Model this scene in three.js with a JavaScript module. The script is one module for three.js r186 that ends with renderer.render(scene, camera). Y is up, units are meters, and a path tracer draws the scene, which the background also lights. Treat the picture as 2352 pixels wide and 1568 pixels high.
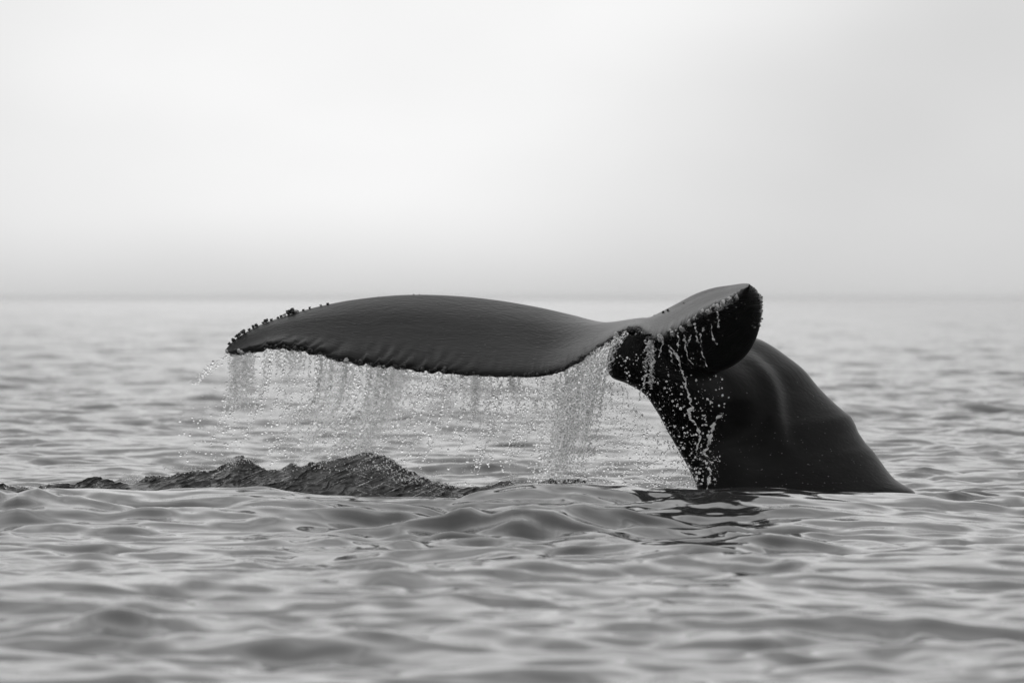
import * as THREE from 'three';
import { ImprovedNoise } from 'three/addons/math/ImprovedNoise.js';
import { mergeGeometries } from 'three/addons/utils/BufferGeometryUtils.js';

// ---------------------------------------------------------------- camera, sky, sun, exposure
const CAM_H = 1.0, DIST = 28, UNIT = 5 / 2352, HORIZON = 685;      // metres per picture unit at the whale (picture 2352 units wide)
const scene = new THREE.Scene();
const camera = new THREE.PerspectiveCamera(2 * Math.atan(784 * UNIT / DIST) * 180 / Math.PI, 1024 / 682, 0.5, 20000);
camera.position.set(0, CAM_H, DIST);
camera.lookAt(0, CAM_H - (784 - HORIZON) * UNIT, 0);
camera.focus = DIST - 0.1;
camera.userData.fStop = 4.6;
scene.add(camera);

const perlin = new ImprovedNoise();
const noise = (x, y, z = 0) => perlin.noise(x, y, z);
const fbm = (x, y, z, o = 4) => { let s = 0, a = 0.5; for (let i = 0; i < o; i++) { s += a * noise(x, y, z); x *= 2.03; y *= 2.03; z *= 2.03; a *= 0.5; } return s; };
const smooth = (a, b, x) => { const t = Math.min(1, Math.max(0, (x - a) / (b - a))); return t * t * (3 - 2 * t); };
const lerp = (a, b, t) => a + (b - a) * t;
{
  const W = 3072, H = 1536, data = new Float32Array(W * H * 4);
  for (let j = 0; j < H; j++) {
    const e = ((j + 0.5) / H - 0.5) * 180;
    for (let i = 0; i < W; i++) {
      let a = ((i + 0.5) / W - 0.5) * 360 + 90; if (a > 180) a -= 360;          // degrees from -z, positive to +x
      const up = Math.max(0, e);
      const broad = 0.07 * Math.exp(-((a + 4) ** 2) / (2 * 50 ** 2)) * Math.exp(-up / 40) * (1 + 0.5 * smooth(1.5, 8, e));   // the mist glows towards the hidden sun
      const rim = Math.min(14, 0.35 + 0.75 * up) + 1.2 * noise(e * 0.5, 3.3, 1);     // thin fog on one side of a slanting bank
      const patch = 0.23 * smooth(rim + 2.6, rim - 2.0, a) * smooth(-8.5, -2.5, a) * smooth(-0.25 + 0.25 * noise(a * 0.4, 7.7), 1.05, e) * Math.exp(-((up / 30) ** 2));
      const mist = 1 + (Math.abs(e) < 40 ? 0.07 * fbm(a * 0.35 + 40, e * 0.8, 2.2, 3) : 0);
      const low = 1 - 0.11 * Math.exp(-((up / 0.55) ** 1.5));
      const L = e < 0 ? 0.64 : (0.625 + broad + patch + 0.21 * smooth(1.5, 13, e)) * low * mist;
      const k = (j * W + i) * 4;
      data[k] = data[k + 1] = data[k + 2] = L; data[k + 3] = 1;
    }
  }
  const sky = new THREE.DataTexture(data, W, H, THREE.RGBAFormat, THREE.FloatType);
  sky.mapping = THREE.EquirectangularReflectionMapping;
  sky.magFilter = sky.minFilter = THREE.LinearFilter;
  sky.needsUpdate = true;
  scene.background = sky; scene.environment = sky;
}
const sun = new THREE.DirectionalLight(0xffffff, 0.6);              // behind thick mist, ahead of the camera
sun.position.set(-6, 34, -12); sun.target.position.set(0, 0, 0);
sun.castShadow = true; sun.shadow.radius = 150; sun.shadow.mapSize.set(2048, 2048);
Object.assign(sun.shadow.camera, { left: -6, right: 6, top: 6, bottom: -6, near: 1, far: 90 });
scene.add(sun, sun.target);
scene.fog = new THREE.FogExp2(0xffffff, 0.00015);

const renderer = new THREE.WebGLRenderer({ antialias: true });
renderer.setSize(1024, 682);
renderer.toneMapping = THREE.LinearToneMapping;
renderer.toneMappingExposure = 1;
renderer.shadowMap.enabled = true;

// ---------------------------------------------------------------- helpers
let seed = 20240611;
const rnd = () => { seed = (seed + 0x6D2B79F5) | 0; let t = Math.imul(seed ^ (seed >>> 15), 1 | seed); t = (t + Math.imul(t ^ (t >>> 7), 61 | t)) ^ t; return ((t ^ (t >>> 14)) >>> 0) / 4294967296; };
const gauss = () => (rnd() + rnd() + rnd() + rnd() - 2) * 1.0;
const V = (x, y, z) => new THREE.Vector3(x, y, z);
// a measured direction (u, v) at the depth z that the thing stands at (z = 0: the whale, + towards the boat)
const P = (u, v, z = 0) => { const f = (DIST - z) / DIST; return V((u - 1176) * UNIT * f, CAM_H + (HORIZON - v) * UNIT * f, z); };
// Catmull-Rom through rows of numbers
function curve(rows, t) {
  const n = rows.length - 1, x = Math.min(n - 1e-6, Math.max(0, t * n)), i = Math.floor(x), f = x - i;
  const p = [rows[Math.max(0, i - 1)], rows[i], rows[i + 1], rows[Math.min(n, i + 2)]];
  return p[1].map((_, k) => { const [a, b, c, d] = p.map(r => r[k]); return 0.5 * (2 * b + (c - a) * f + (2 * a - 5 * b + 4 * c - d) * f * f + (3 * b - a - 3 * c + d) * f * f * f); });
}
function line(rows, u) {                                            // piecewise value by first column
  if (u <= rows[0][0]) return rows[0][1];
  for (let i = 1; i < rows.length; i++) if (u <= rows[i][0]) { const [a, b] = rows[i - 1], [c, d] = rows[i]; const t = (u - a) / (c - a); return lerp(b, d, t * t * (3 - 2 * t) * 0.5 + t * 0.5); }
  return rows[rows.length - 1][1];
}
function gridGeometry(nu, nv, at, closeV = false) {
  const pos = new Float32Array(nu * nv * 3), uv = new Float32Array(nu * nv * 2), idx = [];
  for (let i = 0; i < nu; i++) for (let j = 0; j < nv; j++) {
    const r = at(i, j), k = i * nv + j;
    pos[3 * k] = r.x; pos[3 * k + 1] = r.y; pos[3 * k + 2] = r.z;
    uv[2 * k] = r.s ?? i / nu; uv[2 * k + 1] = r.t ?? j / nv;
  }
  for (let i = 0; i < nu - 1; i++) for (let j = 0; j < nv - (closeV ? 0 : 1); j++) {
    const a = i * nv + j, b = i * nv + (j + 1) % nv, c = a + nv, d = b + nv;
    idx.push(a, c, b, b, c, d);
  }
  const g = new THREE.BufferGeometry();
  g.setAttribute('position', new THREE.BufferAttribute(pos, 3));
  g.setAttribute('uv', new THREE.BufferAttribute(uv, 2));
  g.setIndex(idx);
  g.computeVertexNormals();
  return g;
}
const taken = {};
const numbered = n => { const k = taken[n] = (taken[n] ?? -1) + 1; return k ? `${n}_${String(k).padStart(3, '0')}` : n; };
function add(o, name, label, category, group, kind) {
  o.name = numbered(name); o.userData = { label, category };
  if (group) o.userData.group = group;
  if (kind) o.userData.kind = kind;
  o.castShadow = o.receiveShadow = true;
  scene.add(o); return o;
}
function noiseTexture(n, f, srgb) {
  const d = new Uint8Array(n * n * 4);
  for (let y = 0; y < n; y++) for (let x = 0; x < n; x++) { const c = Math.max(0, Math.min(255, Math.round(255 * f(x / n, y / n)))), k = (y * n + x) * 4; d[k] = d[k + 1] = d[k + 2] = c; d[k + 3] = 255; }
  const t = new THREE.DataTexture(d, n, n); t.wrapS = t.wrapT = THREE.RepeatWrapping; t.magFilter = THREE.LinearFilter; t.minFilter = THREE.LinearMipmapLinearFilter; t.generateMipmaps = true;
  if (srgb) t.colorSpace = THREE.SRGBColorSpace;
  t.needsUpdate = true; return t;
}
const tiled = (f) => (x, y) => { const w = (a) => a * a * (3 - 2 * a); const bx = w(x), by = w(y); return lerp(lerp(f(x, y), f(x - 1, y), bx), lerp(f(x, y - 1), f(x - 1, y - 1), bx), by); };

// ---------------------------------------------------------------- materials
const grey = (c) => new THREE.Color().setRGB(c, c, c);
const ripples = (() => {                                             // slopes of the ripples too short for the sheet, on a tile of 5 m
  const n = 1024, w = [], d = new Uint8Array(n * n * 4);
  for (let i = 0; i < 46; i++) { const l = 0.12 * (0.5 / 0.12) ** ((i + rnd()) / 46), k = 5 / l, th = Math.PI / 2 + 1.0 * gauss(), a = Math.round(k * Math.cos(th)), b = Math.round(k * Math.sin(th)), m = Math.hypot(a, b) || 1; w.push([a, b, a / m * 0.0125, b / m * 0.0125, rnd() * 6.283]); }
  for (let y = 0; y < n; y++) for (let x = 0; x < n; x++) {
    let sx = 0, sy = 0; for (const q of w) { const c = Math.cos(2 * Math.PI * (q[0] * x + q[1] * y) / n + q[4]); sx += q[2] * c; sy += q[3] * c; }
    const l = Math.hypot(sx, sy, 1), k = (y * n + x) * 4; d[k] = 127.5 - 127.5 * sx / l; d[k + 1] = 127.5 - 127.5 * sy / l; d[k + 2] = 127.5 + 127.5 / l; d[k + 3] = 255;
  }
  const t = new THREE.DataTexture(d, n, n); t.wrapS = t.wrapT = THREE.RepeatWrapping; t.magFilter = THREE.LinearFilter; t.minFilter = THREE.LinearMipmapLinearFilter; t.generateMipmaps = true; t.repeat.set(0.2, 0.2); t.needsUpdate = true; return t;
})();
const seaMaterial = new THREE.MeshPhysicalMaterial({ color: grey(0.025), roughness: 0.07, ior: 1.333, normalMap: ripples, normalScale: new THREE.Vector2(1.15, 1.15) });
const churnMaterial = new THREE.MeshPhysicalMaterial({ color: grey(0.032), roughness: 0.07, ior: 1.333 });
const dashes = (() => {                                              // short raised scars along the flow of the skin
  const cells = {}; for (let i = 0; i < 420; i++) { const d = [rnd(), rnd(), 0.004 + 0.012 * rnd() ** 2, 0.0012 + 0.0016 * rnd(), 0.25 + 0.2 * rnd()]; for (let a = -1; a <= 1; a++) for (let b = -1; b <= 1; b++) (cells[`${Math.floor(d[0] * 40) + a},${Math.floor(d[1] * 40) + b}`] ??= []).push(d); }
  return (x, y) => { let h = 0; for (const d of cells[`${Math.floor(x * 40)},${Math.floor(y * 40)}`] ?? []) { const dx = x - d[0], dy = y - d[1] + dx * d[4]; h = Math.max(h, 1 - (dx / d[2]) ** 2 - (dy / d[3]) ** 2); } return h; };
})();
const skinBump = noiseTexture(1024, ((f) => (x, y) => f(x, y) + 0.35 * dashes(x, y))(tiled((x, y) => 0.42 + 0.28 * fbm(x * 20 + 1.5 * noise(x * 5, y * 5, 2), y * 42 + 4 * noise(x * 6, y * 6, 8), 3.1, 4) + 0.3 * fbm(x * 90, y * 110, 9.7, 2))));
const skinTone = noiseTexture(1024, (() => {
  const dots = []; for (let i = 0; i < 900; i++) dots.push([rnd(), rnd(), 0.0006 + 0.0014 * rnd() ** 3, 0.3 + 0.7 * rnd()]);
  const cells = {}; dots.forEach(d => { for (let a = -1; a <= 1; a++) for (let b = -1; b <= 1; b++) (cells[`${Math.floor(d[0] * 64) + a},${Math.floor(d[1] * 64) + b}`] ??= []).push(d); });
  const base = tiled((x, y) => 0.42 + 0.34 * fbm(x * 9, y * 30, 5.5, 5));
  return (x, y) => { let c = base(x, y); for (const d of cells[`${Math.floor(x * 64)},${Math.floor(y * 64)}`] ?? []) if (Math.hypot(d[0] - x, d[1] - y) < d[2]) c = Math.max(c, 0.45 + 0.55 * d[3]); return c; };
})(), true);
const stockTone = noiseTexture(1024, (() => {
  const cells = {}; for (let i = 0; i < 800; i++) { const d = [rnd(), rnd(), 0.0007 + 0.0018 * rnd() ** 3, rnd()]; for (let a = -1; a <= 1; a++) for (let b = -1; b <= 1; b++) (cells[`${Math.floor(d[0] * 64) + a},${Math.floor(d[1] * 64) + b}`] ??= []).push(d); }
  const base = tiled((x, y) => 0.15 + 0.14 * fbm(x * 12, y * 12, 5.5, 5));
  return (x, y) => { let c = base(x, y); for (const d of cells[`${Math.floor(x * 64)},${Math.floor(y * 64)}`] ?? []) if (Math.hypot(d[0] - x, d[1] - y) < d[2]) c = 0.6 + 0.4 * d[3]; return c; };
})(), true);
const stockBump = noiseTexture(1024, tiled((x, y) => 0.5 + 0.4 * fbm(x * 14, y * 14, 1.1, 3) + 0.4 * fbm(x * 70, y * 70, 9.7, 3)));
const stockMaterial = new THREE.MeshPhysicalMaterial({ color: grey(0.16), map: stockTone, roughness: 0.3, ior: 1.36, specularIntensity: 0.24, bumpMap: stockBump, bumpScale: 0.004 });
const skinMaterial = new THREE.MeshPhysicalMaterial({ color: grey(0.075), map: skinTone, roughness: 0.34, ior: 1.36, specularIntensity: 0.55, bumpMap: skinBump, bumpScale: 0.006 });
const barnacleDark = new THREE.MeshPhysicalMaterial({ color: grey(0.012), roughness: 0.5 });
const barnaclePale = new THREE.MeshPhysicalMaterial({ color: grey(0.34), roughness: 0.6 });
const waterMaterial = new THREE.MeshPhysicalMaterial({ color: grey(1), roughness: 0.04, ior: 1.333, transmission: 0.95, thickness: 0.01 });
const aeratedMaterial = new THREE.MeshPhysicalMaterial({ color: grey(0.93), roughness: 0.08, ior: 1.333, transmission: 0.6, thickness: 0.01 });
const whiteWaterMaterial = new THREE.MeshPhysicalMaterial({ color: grey(1), roughness: 0.95, ior: 1.333, transmission: 0.9, thickness: 0, side: THREE.DoubleSide });   // thin films full of air, lit through
const foamMaterial = new THREE.MeshPhysicalMaterial({ color: grey(0.85), roughness: 0.5, transmission: 0.3, thickness: 0.01 });

// ---------------------------------------------------------------- the sea: one sheet out to the horizon
const waves = [];
seed = 77;
{
  const band = (n, l0, l1, slope, spread) => { for (let i = 0; i < n; i++) { const l = l0 * (l1 / l0) ** ((i + rnd()) / n), k = 2 * Math.PI / l, th = Math.PI / 2 + spread * gauss(); waves.push({ kx: k * Math.cos(th), kz: k * Math.sin(th), a: slope / k, p: rnd() * 6.283, l }); } };
  band(6, 5, 12, 0.013, 0.6);
  band(14, 1.4, 4, 0.0145, 1.0);
  band(36, 0.5, 1.36, 0.019, 1.1);
  band(64, 0.16, 0.5, 0.0265, 1.2);
}
// the crest of the swell that hides the foot of the whale
const CREST_Z = 2.1;
const crest = [[-400, 1132], [0, 1128], [100, 1119], [200, 1121], [330, 1126], [500, 1122], [640, 1123], [760, 1134], [850, 1138], [1060, 1139], [1110, 1129], [1190, 1112], [1260, 1108], [1330, 1105], [1420, 1110], [1500, 1120], [1590, 1124], [1650, 1121], [1740, 1118], [1800, 1121], [1900, 1127], [2100, 1136], [2200, 1149], [2300, 1162], [2600, 1165]];
const gusts = (x, z) => 0.6 + 0.95 * Math.max(0, 0.35 + noise(x * 0.9 + 11, z * 0.5, 0.5) + 0.6 * noise(x * 2.1, z * 1.2, 6.5));   // ripples come in groups
function sea(x, z, step) {
  let h = 0, hx = 0, hz = 0; const env = gusts(x, z);
  for (const w of waves) {
    const f = smooth(1.7, 3.2, w.l / step); if (f <= 0) continue;
    const q = w.kx * x + w.kz * z + w.p, a = w.a * f * (w.l > 1.36 ? 1 : env), c = Math.cos(q) * a;
    h += Math.sin(q) * a; hx += c * w.kx; hz += c * w.kz;
  }
  return [h, hx, hz];
}
function seaHeight(x, z, step) {                                      // near the whale: the long swell gives way to the crest before it
  let long = 0, short = 0; const env = gusts(x, z);
  for (const w of waves) { const f = smooth(1.7, 3.2, w.l / step); if (f <= 0) continue; const y = Math.sin(w.kx * x + w.kz * z + w.p) * w.a * f; if (w.l > 1.36) long += y; else short += y * env; }
  const dz = z - CREST_Z, side = smooth(8, 4.5, Math.abs(x));
  const calm = side * smooth(6, 2.5, Math.abs(z - 0.6));
  const u = 1176 + x / (UNIT * (DIST - CREST_Z) / DIST), top = P(u, line(crest, u) + 5, CREST_Z).y;
  const g = Math.exp(-((dz / (dz > 0 ? 1.25 : 0.7)) ** 2)) * side;
  return lerp(long * (1 - 0.75 * calm) - 0.015 * calm, top, g) + short * (1 + 0.3 * calm - 0.75 * Math.exp(-((dz / 0.28) ** 2)) * side);
}
{
  const rows = [], cols = [];
  for (let d = 4; d < 5500;) { rows.push(d); d *= 1 + (d < 11 ? 0.02 : d < 62 ? 0.0017 : d < 400 ? 0.002 : d < 1500 ? 0.004 : 0.01); }
  for (let t = 0, s = 0.0018; t < 4;) { cols.push(t); if (t) cols.unshift(-t); if (t > 0.2) s *= 1.16; t += s; }
  const nr = rows.length, nc = cols.length, pos = new Float32Array(nr * nc * 3), nor = new Float32Array(nr * nc * 3), uv = new Float32Array(nr * nc * 2), idx = new Uint32Array((nr - 1) * (nc - 1) * 6);
  for (let i = 0; i < nr; i++) for (let j = 0; j < nc; j++) {
    const d = rows[i], x = cols[j] * d, z = DIST - d, k = i * nc + j;
    const sx = ((cols[Math.min(nc - 1, j + 1)] - cols[Math.max(0, j - 1)]) / 2) * d, sz = (rows[Math.min(nr - 1, i + 1)] - rows[Math.max(0, i - 1)]) / 2, step = Math.max(sx, sz);
    let h, hx, hz;
    if (Math.abs(z - 0.6) < 6.2 && Math.abs(x) < 8.1) { const e = 0.01; h = seaHeight(x, z, step); hx = (seaHeight(x + e, z, step) - h) / e; hz = (seaHeight(x, z + e, step) - h) / e; } else [h, hx, hz] = sea(x, z, step);
    const l = Math.hypot(hx, 1, hz);
    pos.set([x, h, z], 3 * k); nor.set([-hx / l, 1 / l, -hz / l], 3 * k); uv.set([x, z], 2 * k);
  }
  let q = 0;
  for (let i = 0; i < nr - 1; i++) for (let j = 0; j < nc - 1; j++) { const a = i * nc + j, b = a + 1, c = a + nc, d = c + 1; idx[q++] = a; idx[q++] = b; idx[q++] = c; idx[q++] = b; idx[q++] = d; idx[q++] = c; }
  const g = new THREE.BufferGeometry();
  g.setAttribute('position', new THREE.BufferAttribute(pos, 3)); g.setAttribute('normal', new THREE.BufferAttribute(nor, 3)); g.setAttribute('uv', new THREE.BufferAttribute(uv, 2)); g.setIndex(new THREE.BufferAttribute(idx, 1));
  const back = gridGeometry(40, 40, (i, j) => { const x = 900 * Math.sign(i - 19.5) * (Math.abs(i - 19.5) / 19.5) ** 2.5, z = DIST - 4 + 1500 * (j / 39) ** 3; return { x, y: 0, z, s: x, t: z }; });
  add(new THREE.Mesh(mergeGeometries([g, back]), seaMaterial), 'sea', 'calm grey rippled sea reaching to the misty horizon', 'sea', null, 'structure');
  console.log('sea', nr, nc, idx.length / 3);
}

seed = 4242;
// ---------------------------------------------------------------- the churned, dark water under the fluke
const churnTop = [[-120, 1112], [-60, 1106], [0, 1110], [35, 1115], [80, 1119], [112, 1109], [144, 1107], [168, 1109], [205, 1096], [224, 1095], [240, 1098], [264, 1106], [304, 1108], [328, 1095], [345, 1090], [370, 1092], [400, 1089], [430, 1082], [455, 1074], [480, 1077], [505, 1066], [525, 1056], [540, 1045], [552, 1043], [565, 1049], [590, 1062], [612, 1075], [640, 1077], [655, 1068], [670, 1061], [690, 1069], [715, 1060], [745, 1058], [775, 1050], [800, 1046], [825, 1037], [850, 1033], [872, 1042], [890, 1048], [905, 1056], [925, 1070], [945, 1080], [970, 1092], [1000, 1100], [1030, 1110], [1060, 1116], [1100, 1116], [1130, 1110], [1155, 1101], [1172, 1100], [1185, 1113], [1215, 1112], [1240, 1104], [1262, 1099], [1290, 1098], [1320, 1097], [1340, 1104], [1380, 1113], [1440, 1120], [1560, 1122], [1600, 1126]];
const churnZ = u => lerp(-0.95, 0.25, Math.min(1.3, Math.max(-0.4, (u - 340) / 1000)));
{
  const nu = 900, nv = 90, u0 = -120, u1 = 1600;
  const g = gridGeometry(nu, nv, (i, j) => {
    const u = lerp(u0, u1, i / (nu - 1)), w = j / (nv - 1), z0 = churnZ(u), top = P(u, line(churnTop, u) + 5 * fbm(u * 0.045, 2.2, 0, 3) + 2, z0), hgt = Math.max(0.02, top.y + 0.06);
    const front = w > 0.3, q = front ? (w - 0.3) / 0.7 : (0.3 - w) / 0.3;        // 0 at the top, 1 at the foot
    const drop = front ? q * (1 - 0.25 * Math.sin(Math.PI * q)) : q * q;
    const depth = front ? 0.10 + hgt * 1.0 : 0.35;
    const p = V(top.x, top.y - hgt * drop, z0 + (front ? 1 : -1) * depth * q ** (front ? 1.1 : 0.8));
    const X = p.x * 5, Y = (top.y - hgt * drop) * 5;
    const along = X * 0.86 + Y * 1.5, across = -X * 0.62 + Y * 1.9;
    const ridge = 1 - Math.abs(2 * noise(along * 0.85 + 3, across * 3.4 + 1.2 * noise(X * 1.4, Y * 3, 4), 1.3));
    const fine = 1 - Math.abs(2 * noise(along * 2.6, across * 8, 7.7));
    const lump = fbm(X * 1.6, Y * 2.6, 11.5, 2);
    const amp = smooth(0, 0.12, w) * smooth(0.02, 0.14, hgt);
    const disp = amp * (0.018 * (ridge ** 3 - 0.3) + 0.006 * (fine ** 3 - 0.4) + 0.03 * lump);
    p.z += disp * 0.9; p.y += disp * 0.5;
    return { x: p.x, y: p.y, z: p.z, s: p.x, t: w };
  });
  add(new THREE.Mesh(g, churnMaterial), 'churned_wave', 'dark lumpy ridge of churned water below the hanging fluke', 'wave', null, 'structure');
}

// ---------------------------------------------------------------- the whale: one skin over flukes and tail stock
// stations from the far tip over the middle to the near tip: trailing edge, leading edge / top, underside (u, v, z)
const ST = [
  [[517, 806, -1.0], [517, 803, -1.006], [518, 807, -1.02]],
  [[540, 811, -0.94], [540, 779, -1.01], null],
  [[590, 802, -0.87], [590, 749, -1.027], null],
  [[640, 794, -0.8], [650, 727, -1.032], null],
  [[720, 806, -0.7], [730, 704, -1.007], null],
  [[800, 827, -0.58], [820, 687, -0.945], null],
  [[900, 839, -0.45], [930, 677, -0.862], null],
  [[1000, 850, -0.33], [1040, 679, -0.771], null],
  [[1100, 859, -0.2], [1140, 689, -0.67], null],
  [[1200, 861, -0.07], [1235, 705, -0.569], null],
  [[1270, 855, 0.02], [1310, 722, -0.596], null],
  [[1330, 827, 0.1], [1370, 738, -0.63], null],
  [[1385, 792, 0.16], [1415, 748, -0.648], [1400, 796, -0.2]],
  [[1430, 764, 0.2], [1448, 751, -0.58], [1432, 800, -0.12]],
  [[1463, 757, 0.23], [1478, 743, -0.45], [1474, 815, -0.02]],
  [[1482, 768, 0.31], [1495, 735, -0.34], [1518, 832, 0.06]],
  [[1496, 777, 0.42], [1512, 726, -0.22], [1560, 846, 0.1]],
  [[1516, 776, 0.5], [1537, 713, -0.08], [1608, 852, 0.17]],
  [[1548, 763, 0.62], [1566, 698, 0.1], [1662, 850, 0.2]],
  [[1583, 741, 0.75], [1604, 678, 0.3], [1710, 820, 0.28]],
  [[1626, 716, 0.9], [1644, 664, 0.5], [1738, 776, 0.46]],
  [[1660, 700, 1.02], [1684, 656, 0.7], [1750, 724, 0.8]],
  [[1688, 685, 1.12], [1704, 652, 0.9], [1749, 690, 0.97]],
  [[1706, 670, 1.2], [1716, 651, 1.05], [1738, 668, 1.11]],
  [[1720, 657, 1.24], [1722, 652, 1.2], [1724, 655, 1.21]],
];
ST.forEach((s, i) => {
  if (s[2]) return;
  const th = lerp(4, 34, (i / 12) ** 1.2);
  s[2] = [lerp(s[0][0], s[1][0], 0.62), lerp(s[0][1], s[1][1], 0.62) + th * 0.55, lerp(s[0][2], s[1][2], 0.62) - th * UNIT * 0.6];
});
const rowsTE = ST.map(s => s[0]), rowsLE = ST.map(s => s[1]), rowsLV = ST.map(s => s[2]);
const knobs = (u) => { const q = u * 0.026 + 1.1 * noise(u * 0.011, 3.3) + 0.5; return Math.abs(Math.sin(q * Math.PI)) ** 0.7; };
function flukeLoop(s) {                                             // control points of one section, in metres
  const te = curve(rowsTE, s), le = curve(rowsLE, s), lv = curve(rowsLV, s), u = te[0];
  const near = smooth(12.2 / 24, 15.5 / 24, s);                     // 0 on the far lobe, 1 on the near lobe
  const edge = smooth(0.04, 0.1, s) * (1 - near);
  const T0 = P(...te);
  te[1] += edge * (7.5 * (knobs(u) - 0.45) * smooth(1150, 900, u) + 3 * noise(u * 0.06, 8.8) + 2 * noise(u * 0.14, 1.8));
  te[1] += near * smooth(1, 0.9, s) * (5 * noise(u * 0.09, 2.8) + 4 * noise(u * 0.21, 6.8));
  lv[0] += smooth(20 / 24, 21 / 24, s) * smooth(1, 0.97, s) * (9 * noise(s * 260, 1.1) + 6 * noise(s * 520, 4.1));
  const T = P(...te), L = P(...le), U = P(...lv);
  const chord = L.clone().sub(T0), c = chord.length(), n = V(0, 1, 0).addScaledVector(V(0, 0, 1), 0.75 - 0.2 * near).normalize();
  const th = Math.min(0.028, 0.02 + c * 0.03) * smooth(0, 0.05, s) * smooth(1, 0.94, s);
  const mix = (a, b, t) => a.clone().lerp(b, t);
  const D1 = mix(T, L, 0.06).addScaledVector(n, th * 0.8), D2 = mix(T0, L, 0.3).addScaledVector(n, c * lerp(0.055, 0.05, near)), D3 = mix(T0, L, 0.68).addScaledVector(n, c * lerp(0.075, 0.06, near));
  const B = mix(L, U, 0.5).add(V(0.0, 0, -lerp(0.01, 0.14, near) * smooth(1, 0.9, s)));
  const F1 = mix(T, U, 0.07).addScaledVector(n, -th * 0.7), F2 = mix(T0, U, 0.5).add(V(0, -0.01 * near, lerp(-0.02, 0.05, near) * smooth(1, 0.9, s)));
  return [T, D1, D2, D3, L, B, U, F2, F1];
}
function closedCurve(pts, t) {
  const n = pts.length, x = ((t % 1) + 1) % 1 * n, i = Math.floor(x), f = x - i, p = k => pts[(i + k + n) % n], [a, b, c, d] = [p(-1), p(0), p(1), p(2)], o = V();
  for (const k of ['x', 'y', 'z']) o[k] = 0.5 * (2 * b[k] + (c[k] - a[k]) * f + (2 * a[k] - 5 * b[k] + 4 * c[k] - d[k]) * f * f + (3 * b[k] - a[k] - 3 * c[k] + d[k]) * f * f * f);
  return o;
}
function flukePoint(s, t) {
  const p = closedCurve(flukeLoop(s), t);
  const te = curve(rowsTE, s), k = t < 0.5 ? t * 9 : (t - 1) * 9;   // control intervals from the trailing edge
  if (te[0] < 1250 && k >= 0 && k < 2.2) {                          // knuckles and grooves that run in from the trailing edge
    const w = smooth(2.2, 0.4, k) * smooth(0.05, 0.12, s) * smooth(1200, 850, te[0]);
    p.add(V(0, 0.6, 0.8).multiplyScalar(0.015 * w * (knobs(te[0] - k * 30) - 0.6)));
  }
  return p;
}
function flukeFrame(s, t) {
  const p = flukePoint(s, t), a = flukePoint(s + 0.003, t).sub(flukePoint(s - 0.003, t)), b = flukePoint(s, t + 0.004).sub(flukePoint(s, t - 0.004));
  return { p, n: a.cross(b).normalize() };
}
const NS = 560, NT = 96;
const tOf = j => { const x = j / NT; return x - 0.045 * Math.sin(2 * Math.PI * x) ; };   // denser near the trailing edge
const flukeGeometry = gridGeometry(NS, NT, (i, j) => { const s = i / (NS - 1), t = tOf(j), p = flukePoint(s, t); return { x: p.x, y: p.y, z: p.z, s: s * 1.9, t: Math.abs(t - 0.5) * 1.6 }; }, true);
// tail stock: left profile, right profile (u, v) from under the fluke down below the water
const TS = [
  [1428, 772, 1690, 750], [1402, 800, 1728, 772], [1394, 836, 1752, 782], [1405, 866, 1778, 797], [1440, 881, 1808, 818], [1480, 905, 1846, 848], [1507, 942, 1878, 886], [1520, 964, 1898, 907],
  [1532, 988, 1918, 926], [1544, 1008, 1938, 943], [1553, 1024, 1955, 957], [1562, 1040, 1965, 974], [1571, 1055, 1973, 993], [1580, 1072, 1990, 1018], [1588, 1088, 2007, 1036], [1594, 1100, 2022, 1057],
  [1599, 1112, 2034, 1074], [1603, 1125, 2046, 1091], [1607, 1138, 2057, 1107], [1612, 1152, 2068, 1122], [1617, 1166, 2078, 1136], [1622, 1182, 2090, 1153], [1632, 1220, 2118, 1195], [1655, 1290, 2170, 1270],
];
const knuckle = (k, f) => smooth(0.82, 1, f) * (28 * Math.exp(-(((k - 19.6) / 1.5) ** 2)));
function stockPoint(t, a) {                                         // a: 0..0.62 the face towards the boat from left to right, then round the back
  const [lu, lv, ru, rv] = curve(TS, t), k = t * (TS.length - 1);
  const zl = lerp(0.02, 0.12, t), zr = lerp(-0.42, -0.3, t);
  if (a <= 0.62) {
    const f = 0.5 - 0.5 * Math.cos(Math.PI * a / 0.62);
    const fr = lerp(0.84, 0.57, smooth(2, 12, k)), on = smooth(1.5, 4, k) * smooth(15, 8, k);
    const e = f - fr, ridge = on * (e < 0 ? Math.exp(-((e / 0.07) ** 2)) : Math.exp(-((e / 0.04) ** 2)));
    const hollow = smooth(0, 4, k) * smooth(16, 8, k) * Math.exp(-(((f - fr + 0.24) / 0.15) ** 2));
    const z = lerp(zl, zr, f) + Math.sqrt(Math.max(0, f * (1 - f))) * lerp(0.42, 0.62, t) + 0.055 * ridge - 0.09 * hollow + 0.3 * smooth(12, 1, k) * smooth(fr + 0.04, fr - 0.25, f);
    return { ...P(lerp(lu, ru, f) + knuckle(k, f), lerp(lv, rv, f), z), };
  }
  const f = 0.5 + 0.5 * Math.cos(Math.PI * (a - 0.62) / 0.38);
  const z = lerp(zl, zr, f) - Math.sqrt(Math.max(0, f * (1 - f))) * 0.7;
  return { ...P(lerp(lu, ru, f) + knuckle(k, f), lerp(lv, rv, f), z) };
}
const stockGeometry = gridGeometry(240, 110, (i, j) => { const t = i / 239, a = j / 110, p = stockPoint(t, a); return { x: p.x, y: p.y, z: p.z, s: t * 1.05, t: Math.abs(a - 0.31) * 1.5 }; }, true);
const whale = new THREE.Group();
whale.position.copy(P(1800, 1160, 0));
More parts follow.
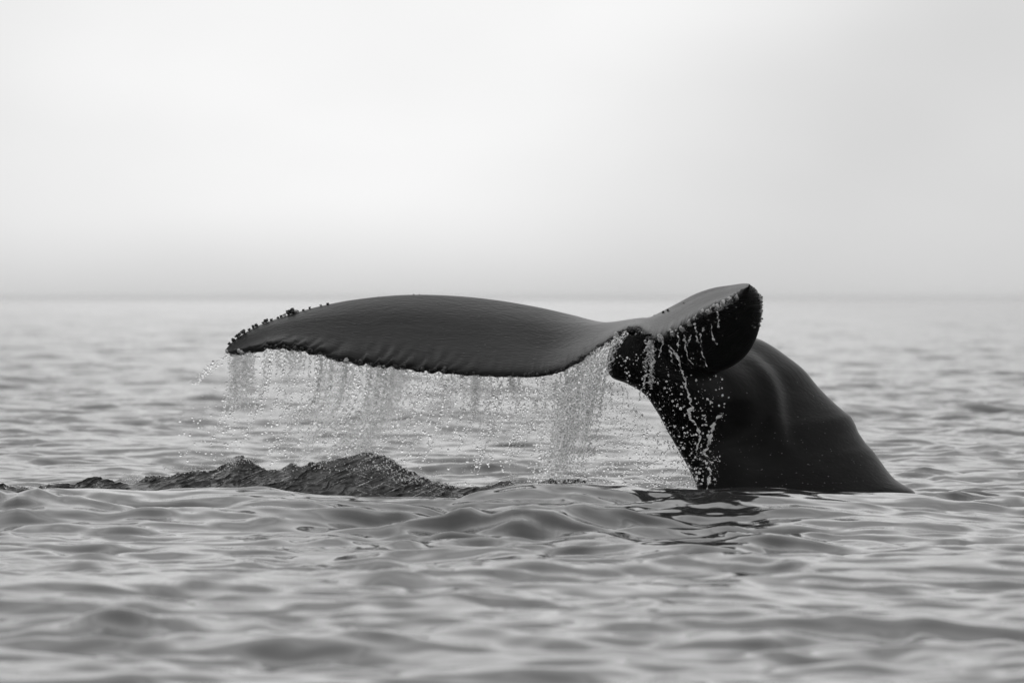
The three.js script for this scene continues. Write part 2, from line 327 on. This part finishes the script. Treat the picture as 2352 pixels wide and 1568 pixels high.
add(whale, 'whale', 'dark whale lifting its barnacled tail fluke out of the sea', 'whale');
{
  const body = new THREE.Mesh(mergeGeometries([flukeGeometry, stockGeometry], true), [skinMaterial, stockMaterial]);
  body.geometry.translate(-whale.position.x, -whale.position.y, -whale.position.z);
  body.name = 'tail'; body.castShadow = body.receiveShadow = true;
  whale.add(body);
}

// barnacles: small ringed craters on the edges
const crater = (() => { const g = new THREE.LatheGeometry([[0.0001, 0.25], [0.28, 0.3], [0.4, 0.62], [0.52, 0.66], [0.72, 0.45], [1, -0.1]].map(p => new THREE.Vector2(...p)), 9); return g; })();
const knobShapes = [1, 2, 3].map(k => { const g = new THREE.IcosahedronGeometry(1, 2), p = g.attributes.position; for (let i = 0; i < p.count; i++) { const v = V().fromBufferAttribute(p, i), f = 1 + 0.7 * noise(v.x * 1.4 + k * 7, v.y * 1.4, v.z * 1.4); p.setXYZ(i, v.x * f, v.y * f * 0.9 + 0.5, v.z * f); } g.computeVertexNormals(); return g; });
function barnacle(s, t, r, pale, stalk = 0) {
  const { p, n } = flukeFrame(s, t);
  const m = new THREE.Mesh(stalk ? knobShapes[Math.floor(rnd() * 3)] : crater, pale ? barnaclePale : barnacleDark);
  m.quaternion.setFromUnitVectors(V(0, 1, 0), n).multiply(new THREE.Quaternion().setFromAxisAngle(V(0, 1, 0), rnd() * 6.28));
  m.position.copy(p).addScaledVector(n, 0.5 * stalk * r).sub(whale.position);
  m.scale.set(r * (0.8 + 0.5 * rnd()), r * (0.8 + 0.5 * rnd()), r * (0.8 + 0.5 * rnd()));
  m.name = 'barnacle'; m.castShadow = m.receiveShadow = true; whale.add(m);
}
const sAt = (u) => { let best = 0, e = 1e9; for (let i = 0; i <= 400; i++) { const d = Math.abs(curve(rowsLE, i / 400)[0] - u); if (d < e) { e = d; best = i / 400; } } return best; };
for (const [u, r, st] of [[528, 0.012, 0.4], [536, 0.014, 0.5], [545, 0.016, 0.6], [552, 0.02, 0.8], [560, 0.02, 0.7], [571, 0.012, 0.6], [582, 0.014, 0.7], [590, 0.014, 0.7], [604, 0.012, 0.6], [613, 0.017, 0.7], [622, 0.012, 0.6], [638, 0.01, 0.6], [645, 0.012, 0.8], [655, 0.014, 0.8], [664, 0.023, 0.8], [674, 0.024, 0.8], [683, 0.017, 0.6], [697, 0.01, 0.4], [712, 0.01, 0.3], [735, 0.009, 0.3], [752, 0.012, 0.3], [868, 0.004, 0], [953, 0.005, 0.1], [960, 0.004, 0.1]]) barnacle(sAt(u), 4 / 9, 0.58 * r, rnd() < 0.12, st);
for (const [s, t] of [[0.012, 0.02], [0.05, 0.06], [0.03, 0.9], [0.055, 0.02]]) barnacle(s, t, 0.012, true);
for (let i = 0; i < 74; i++) { const s = lerp(10.3, 20.5, rnd()) / 24; barnacle(s, gauss() * 0.018 + 0.005, 0.006 + 0.008 * rnd(), s > 16.5 / 24 && rnd() < 0.5, rnd() < 0.6 ? 0.2 : 0); }
for (let i = 0; i < 90; i++) { const s = lerp(17.6, 22.3, Math.sqrt(rnd())) / 24; barnacle(s, gauss() * 0.04 - 0.005, 0.007 + 0.009 * rnd(), rnd() < 0.6); }
for (let i = 0; i < 40; i++) { const s = lerp(0.1, 0.5, rnd()); barnacle(s, 0.005 + 0.03 * rnd(), 0.005 + 0.009 * rnd() ** 2, rnd() < 0.12, rnd() < 0.7 ? 0.05 : 0); }
for (let i = 0; i < 5; i++) barnacle(lerp(15.5, 19, rnd()) / 24, lerp(0.3, 0.44, rnd()), 0.003 + 0.004 * rnd(), false, 0.1);
for (let i = 0; i < 46; i++) barnacle(lerp(20.3, 23.4, rnd()) / 24, 6 / 9 + 0.045 * gauss() + 0.02, 0.003 + 0.005 * rnd(), rnd() < 0.35, 0);
for (let i = 0; i < 60; i++) barnacle(lerp(17.5, 22, rnd()) / 24, lerp(6.9, 8.8, rnd() ** 0.6) / 9, 0.002 + 0.0045 * rnd() ** 2, rnd() < 0.6, 0);
for (let i = 0; i < 40; i++) barnacle(lerp(11, 17, rnd()) / 24, gauss() * 0.016, 0.005 + 0.008 * rnd(), rnd() < 0.15, 0.2);

// ---------------------------------------------------------------- water running off the fluke
function strand(points, r, wob = 1) {                               // a beaded, tapering thread of water through (u, v, z) points
  const n = Math.max(6, Math.round(points.length * 6)), ph = rnd() * 100, P0 = [];
  for (let i = 0; i <= n; i++) { const q = curve(points, i / n); P0.push(P(q[0] + wob * 2.2 * noise(i * 0.5 + ph, ph), q[1], q[2] + wob * 0.006 * noise(i * 0.45, ph))); }
  const ns = 6, pos = [], idx = [];
  for (let i = 0; i <= n; i++) {
    const dir = P0[Math.min(n, i + 1)].clone().sub(P0[Math.max(0, i - 1)]).normalize(), sx = V(0, 0, 1).cross(dir).normalize(), sy = dir.clone().cross(sx);
    const rr = r * (0.5 + Math.max(-0.42, 2.0 * noise(i * 0.55 + ph, 5.5, ph))) * (1 - 0.35 * i / n) * (i === n ? 0.05 : 1);
    for (let k = 0; k < ns; k++) { const a = k / ns * 6.283, v = P0[i].clone().addScaledVector(sx, rr * Math.cos(a)).addScaledVector(sy, rr * 0.7 * Math.sin(a)); pos.push(v.x, v.y, v.z); }
  }
  for (let i = 0; i < n; i++) for (let k = 0; k < ns; k++) { const a = i * ns + k, b = i * ns + (k + 1) % ns; idx.push(a, b, a + ns, b, b + ns, a + ns); }
  const g = new THREE.BufferGeometry(); g.setAttribute('position', new THREE.Float32BufferAttribute(pos, 3)); g.setIndex(idx); g.computeVertexNormals(); return g;
}
function ribbon(points, w, wob = 1) {                              // a thin ragged film of water through (u, v, z) points
  const n = Math.max(8, points.length * 4), ph = rnd() * 100, pos = [], idx = [];
  for (let i = 0; i <= n; i++) {
    const q = curve(points, i / n), c = P(q[0] + wob * 2.5 * noise(i * 0.4 + ph, ph), q[1], q[2] + 0.01 * noise(i * 0.5, ph)), end = Math.min(1, 4 * i / n + 0.5, 3 * (1 - i / n) + 0.05);
    const ww = w * end * Math.max(0.06, 0.55 + 1.5 * noise(i * 0.6 + ph, 2.5, ph)), sh = w * 1.4 * noise(i * 0.8, 9.5, ph), b = 0.5 * ww;
    pos.push(c.x + sh - ww / 2, c.y, c.z + b * noise(i, ph), c.x + sh, c.y + 0.4 * ww * noise(i * 1.3, ph), c.z + b, c.x + sh + ww / 2, c.y, c.z + b * noise(i, 3 + ph));
  }
  for (let i = 0; i < n; i++) for (const k of [0, 1]) { const a = 3 * i + k; idx.push(a, a + 3, a + 1, a + 1, a + 3, a + 4); }
  const g = new THREE.BufferGeometry(); g.setAttribute('position', new THREE.Float32BufferAttribute(pos, 3)); g.setIndex(idx); g.computeVertexNormals(); return g;
}
const teAt = (u) => { let best = null, e = 1e9; for (let i = 0; i <= 500; i++) { const q = curve(rowsTE, i / 500); const d = Math.abs(q[0] - u); if (d < e) { e = d; best = q; } } return best; };
// the course of falling water below the trailing edge at u: a list of (u, v, z)
function course(u, len, leanScale = 1) {
  const [, v0, z0] = teAt(u), out = []; let x = u;
  const near = smooth(1240, 1300, u);
  for (let d = 1; d <= len + 12; d += 10) {
    out.push([x, v0 + d, z0 - 0.008 + 0.2 * smooth(1330, 1440, u)]);
    const lean = near ? -lerp(0.75, 0.2, smooth(0, 110, d)) * smooth(1270, 1400, u) - 0.1 : -lerp(0.08, 0.62, smooth(15, 150, d)) * lerp(0.6, 1, smooth(640, 760, u)) * lerp(1, 0.5, smooth(1000, 1150, u));
    x += 10 * lean * leanScale;
  }
  return out;
}
const M = (g, m = waterMaterial) => new THREE.Mesh(g, m);
// separate threads
for (let i = 0; i < 110; i++) {
  const u = lerp(600, 1258, (i + 0.9 * rnd()) / 110), len = 30 + 200 * rnd() ** 1.4;
  const c = course(u, len, 0.8 + 0.4 * rnd()), glass = rnd() < 0.45;
  add(glass ? M(strand(c, 0.004 + 0.0035 * rnd(), 1.5)) : M(ribbon(c, 0.007 + 0.011 * rnd(), 1.5), whiteWaterMaterial), 'water_thread', glass ? 'clear beaded thread of water dripping from the long lobe of the fluke' : 'pale ragged thread of water dripping from the long lobe of the fluke', 'water thread', glass ? 'clear threads of water below the long lobe' : 'pale threads of water below the long lobe');
}
// broad runs of water, each many threads that fall together
function sheet(u0, u1, len, count, label, lean = 1, r = 0.003) {
  const gs = []; for (let i = 0; i < count; i++) { const c = course(lerp(u0, u1, rnd()), len * (0.6 + 0.5 * rnd()), lean * (0.6 + 0.7 * rnd())); gs.push(rnd() < 0.75 ? ribbon(c, r * (1.4 + 4 * rnd()), 3) : ribbon(c, r * 0.7, 5)); }
  return add(M(mergeGeometries(gs), whiteWaterMaterial), 'water_sheet', label, 'falling water', 'sheets of falling water');
}
sheet(526, 586, 140, 34, 'white sheet of water pouring off the pointed tip of the long lobe', 0.8, 0.0045);
sheet(640, 700, 60, 14, 'short frothy run of water below the notched edge beside the tip');
sheet(735, 810, 270, 24, 'long slanting sheet of water between the tip and the broadest sheet');
sheet(845, 925, 270, 36, 'broadest slanting white sheet of water under the middle of the fluke', 1, 0.004);
sheet(905, 935, 90, 12, 'short run of water beside the broadest slanting sheet', 0.6);
sheet(1085, 1105, 150, 12, 'narrow twin run of water under the deepest part of the fluke', 0.9, 0.004);
sheet(1170, 1195, 38, 12, 'small rounded flap of water hanging under the fluke', 0.1, 0.004);
sheet(1275, 1447, 340, 46, 'grey veil of water sliding off the hollow between the lobes', 0.7, 0.003);
// ropes of water in front of the dark tail stock
const ropes = [
  [[1542, 795, .62], [1552, 815, .62], [1564, 841, .62], [1570, 861, .62], [1580, 900, .62], [1588, 932, .62], [1584, 956, .62], [1594, 971, .62], [1607, 1001, .62], [1603, 1042, .62], [1622, 1064, .62], [1631, 1079, .62], [1628, 1101, .62], [1622, 1124, .62]],
  [[1664, 949, .6], [1646, 965, .6], [1640, 988, .6], [1625, 1021, .6], [1622, 1042, .6], [1634, 1064, .6]],
  [[1430, 775, .3], [1428, 800, .3], [1426, 822, .3], [1428, 850, .3], [1428, 876, .3]],
  [[1448, 769, .3], [1443, 800, .3], [1442, 822, .3], [1444, 860, .3], [1444, 887, .3]],
  [[1476, 761, .33], [1472, 785, .33], [1468, 815, .33], [1466, 840, .33]],
  [[1524, 785, .55], [1518, 803, .55], [1513, 822, .55]],
  [[1538, 793, .58], [1542, 815, .58], [1546, 836, .58]],
  [[1572, 769, .7], [1574, 790, .7], [1580, 821, .7], [1594, 838, .7]],
  [[1588, 768, .75], [1584, 785, .75], [1578, 795, .75]],
  [[1609, 767, .8], [1611, 790, .8], [1614, 810, .8], [1626, 843, .8]],
  [[1618, 752, .8], [1614, 762, .8], [1609, 772, .8]],
  [[1634, 743, .9], [1638, 775, .9], [1646, 791, .9]],
  [[1503, 782, .5], [1500, 800, .5], [1501, 826, .5], [1498, 850, .5]],
  [[1556, 764, .7], [1558, 785, .7], [1554, 806, .7]],
  [[1596, 742, .85], [1599, 756, .85], [1600, 772, .85], [1604, 790, .85]],
  [[1648, 716, .98], [1651, 735, .98], [1650, 752, .98]],
  [[1460, 764, .32], [1457, 790, .32], [1455, 818, .32], [1457, 850, .32], [1454, 880, .32]],
  [[1484, 860, .5], [1478, 880, .5], [1472, 900, .5], [1469, 922, .5]],
];
ropes.forEach((r, i) => add(M(strand(r, i < 2 ? 0.007 : 0.005, i < 2 ? 4 : 2.5), aeratedMaterial), 'water_rope', i === 0 ? 'longest twisting rope of water falling before the dark tail stock' : i === 1 ? 'forked rope of water joining the longest one near the sea' : 'short rope of water trickling down before the dark tail stock', 'water rope', i > 1 ? 'ropes of water before the tail stock' : undefined));
{
  const gs = []; for (let i = 0; i < 13; i++) { const u = lerp(1485, 1504, rnd()), du = -0.02 - 0.05 * rnd(), n = 5 + Math.floor(5 * rnd()), pts = []; for (let k = 0; k < n; k++) pts.push([u + du * k * 14 * (u < 1492 ? 1.6 : 0.3), 782 + k * 14, 0.46]); gs.push(strand(pts, 0.0035, 4)); }
  add(M(mergeGeometries(gs), aeratedMaterial), 'water_sheet', 'grey ribbon of water falling straight before the tail stock', 'falling water', 'sheets of falling water');
}
// spray: drops that nobody could count
const dropShape = new THREE.IcosahedronGeometry(1, 2);
function spray(name, label, list, material = waterMaterial) {
  const im = new THREE.InstancedMesh(dropShape, material, list.length), m = new THREE.Matrix4(), e = new THREE.Euler();
  list.forEach(([u, v, z, r], i) => { e.set(rnd() * 3, rnd() * 3, rnd() * 3); m.compose(P(u, v, z), new THREE.Quaternion().setFromEuler(e), V(r * (0.6 + 0.5 * rnd()), r * (0.8 + 0.7 * rnd()), r * (0.6 + 0.6 * rnd()))); im.setMatrixAt(i, m); });
  return add(im, name, label, 'spray', null, 'stuff');
}
const dropR = () => 0.0012 + 0.0062 * rnd() ** 3.4;
{
  const a = [];
  for (let i = 0; i < 165; i++) {                                   // along many invisible courses, so that the drops fall in lines
    const u = 525 + 735 * rnd(), c = course(u, 60 + 190 * rnd(), 0.8 + 0.5 * rnd()), n = 14 + Math.floor(34 * rnd());
    for (let k = 0; k < n; k++) { const f = Math.sqrt(rnd()), q = curve(c, f), j = 0.8 + 3.5 * f; a.push([q[0] + j * gauss(), q[1] + j * gauss(), q[2] + 0.12 * f * gauss(), dropR()]); }
  }
  for (let i = 0; i < 750; i++) { const v = lerp(860, 1060, Math.sqrt(rnd())), u = lerp(lerp(500, 410, smooth(850, 920, v)), 1150, rnd() ** 1.15); if (v > teAt(Math.max(525, u))[1] + 8 || u < 520) a.push([u, v, teAt(Math.max(525, u))[2] + 0.2 * gauss(), dropR()]); }
  for (let i = 0; i < 260; i++) { const f = rnd(); a.push([lerp(520, 440, f) + 10 * gauss(), lerp(815, 880, f) + 7 * gauss(), -0.95 + 0.05 * gauss(), dropR()]); }
  spray('fine_spray', 'glassy drops of spray falling below the long lobe of the fluke', a);
  const b = [];
  for (let i = 0; i < 300; i++) {
    const u = 1262 + 185 * rnd(), c = course(u, 120 + 190 * rnd(), 0.7 + 0.5 * rnd()), n = 10 + Math.floor(18 * rnd());
    for (let k = 0; k < n; k++) { const f = rnd() ** 0.7, q = curve(c, f), j = 2 + 16 * f; b.push([q[0] + j * gauss(), Math.min(1118, q[1] + j * gauss()), q[2] + 0.12 * f * gauss(), dropR()]); }
  }
  for (let i = 0; i < 4600; i++) { const v = lerp(880, 1118, rnd()), u = lerp(1240 - 30 * smooth(950, 1080, v), lerp(1440, 1600, smooth(880, 1110, v)), rnd()); b.push([u, v, 0.25 + 0.25 * gauss(), dropR() * 0.9]); }
  spray('fine_spray', 'dense drops of spray between the hollow of the fluke and the tail stock', b);
  const c = [];
  for (let i = 0; i < 760; i++) { const v = lerp(800, 1115, rnd() ** 0.8), lo = line([[800, 1410], [880, 1440], [930, 1500], [1020, 1545], [1120, 1590]], v), u = lo + (line([[800, 1600], [900, 1680], [1000, 1660], [1120, 1650]], v) - lo) * rnd() ** 1.5; c.push([u, v, 0.62 + 0.1 * gauss(), dropR() * (rnd() < 0.08 ? 1.3 : 0.8)]); }
  spray('fine_spray', 'bright drops of spray scattered before the dark tail stock', c, aeratedMaterial);
  const d = [];
  const near = (u, v, su, sv, n) => { for (let i = 0; i < n; i++) { const x = u + su * gauss(); d.push([x, v + sv * gauss(), churnZ(x) + 0.12 + 0.1 * rnd(), 0.0010 + 0.0032 * rnd() ** 3]); } };
  near(880, 1068, 45, 22, 240); near(950, 1098, 50, 12, 220); near(560, 1056, 28, 8, 90); near(470, 1077, 60, 8, 130); near(850, 1038, 40, 8, 120); near(530, 1060, 18, 8, 90); near(310, 1100, 24, 8, 120); near(1180, 1100, 12, 14, 130); near(1290, 1106, 80, 7, 180); near(1560, 1112, 30, 6, 110); near(60, 1118, 40, 4, 50); near(700, 1072, 160, 10, 130); near(1050, 1114, 70, 5, 120);
  for (let i = 0; i < 450; i++) { const u = 340 + 720 * rnd(); d.push([u, line(churnTop, u) + 3 + 5 * gauss(), churnZ(u) + 0.03 + 0.05 * rnd(), 0.001 + 0.0028 * rnd() ** 3]); }
  spray('sea_foam', 'white flecks of foam thrown up along the churned water', d, foamMaterial);
}
{
  const gs = [];
  for (let i = 0; i < 100; i++) {
    const right = rnd() < 0.6, u = right ? lerp(800, 1040, rnd()) : lerp(340, 830, rnd()), vt = line(churnTop, u), span = 1146 - vt, q0 = lerp(0.12, 0.98, rnd()), n = 3 + Math.floor(4 * rnd()), dir = right && rnd() < 0.4 ? 0.35 : -0.45, pts = [];
    for (let k = 0; k < n; k++) { const x = u + k * 9, top = line(churnTop, x), v = Math.max(top + 3, vt + span * q0 + dir * k * 9), q = Math.min(1, (v - top) / (1150 - top)), hgt = Math.max(0.02, P(x, top, churnZ(x)).y + 0.06); pts.push([x, v, churnZ(x) + (0.10 + hgt) * q ** 1.1 + 0.022]); }
    gs.push(ribbon(pts, 0.003 + 0.007 * rnd() ** 2, 1));
  }
  add(M(mergeGeometries(gs), whiteWaterMaterial), 'sea_foam', 'pale slanting streaks of foam running over the churned ridge', 'foam', null, 'stuff');
}
renderer.render(scene, camera);
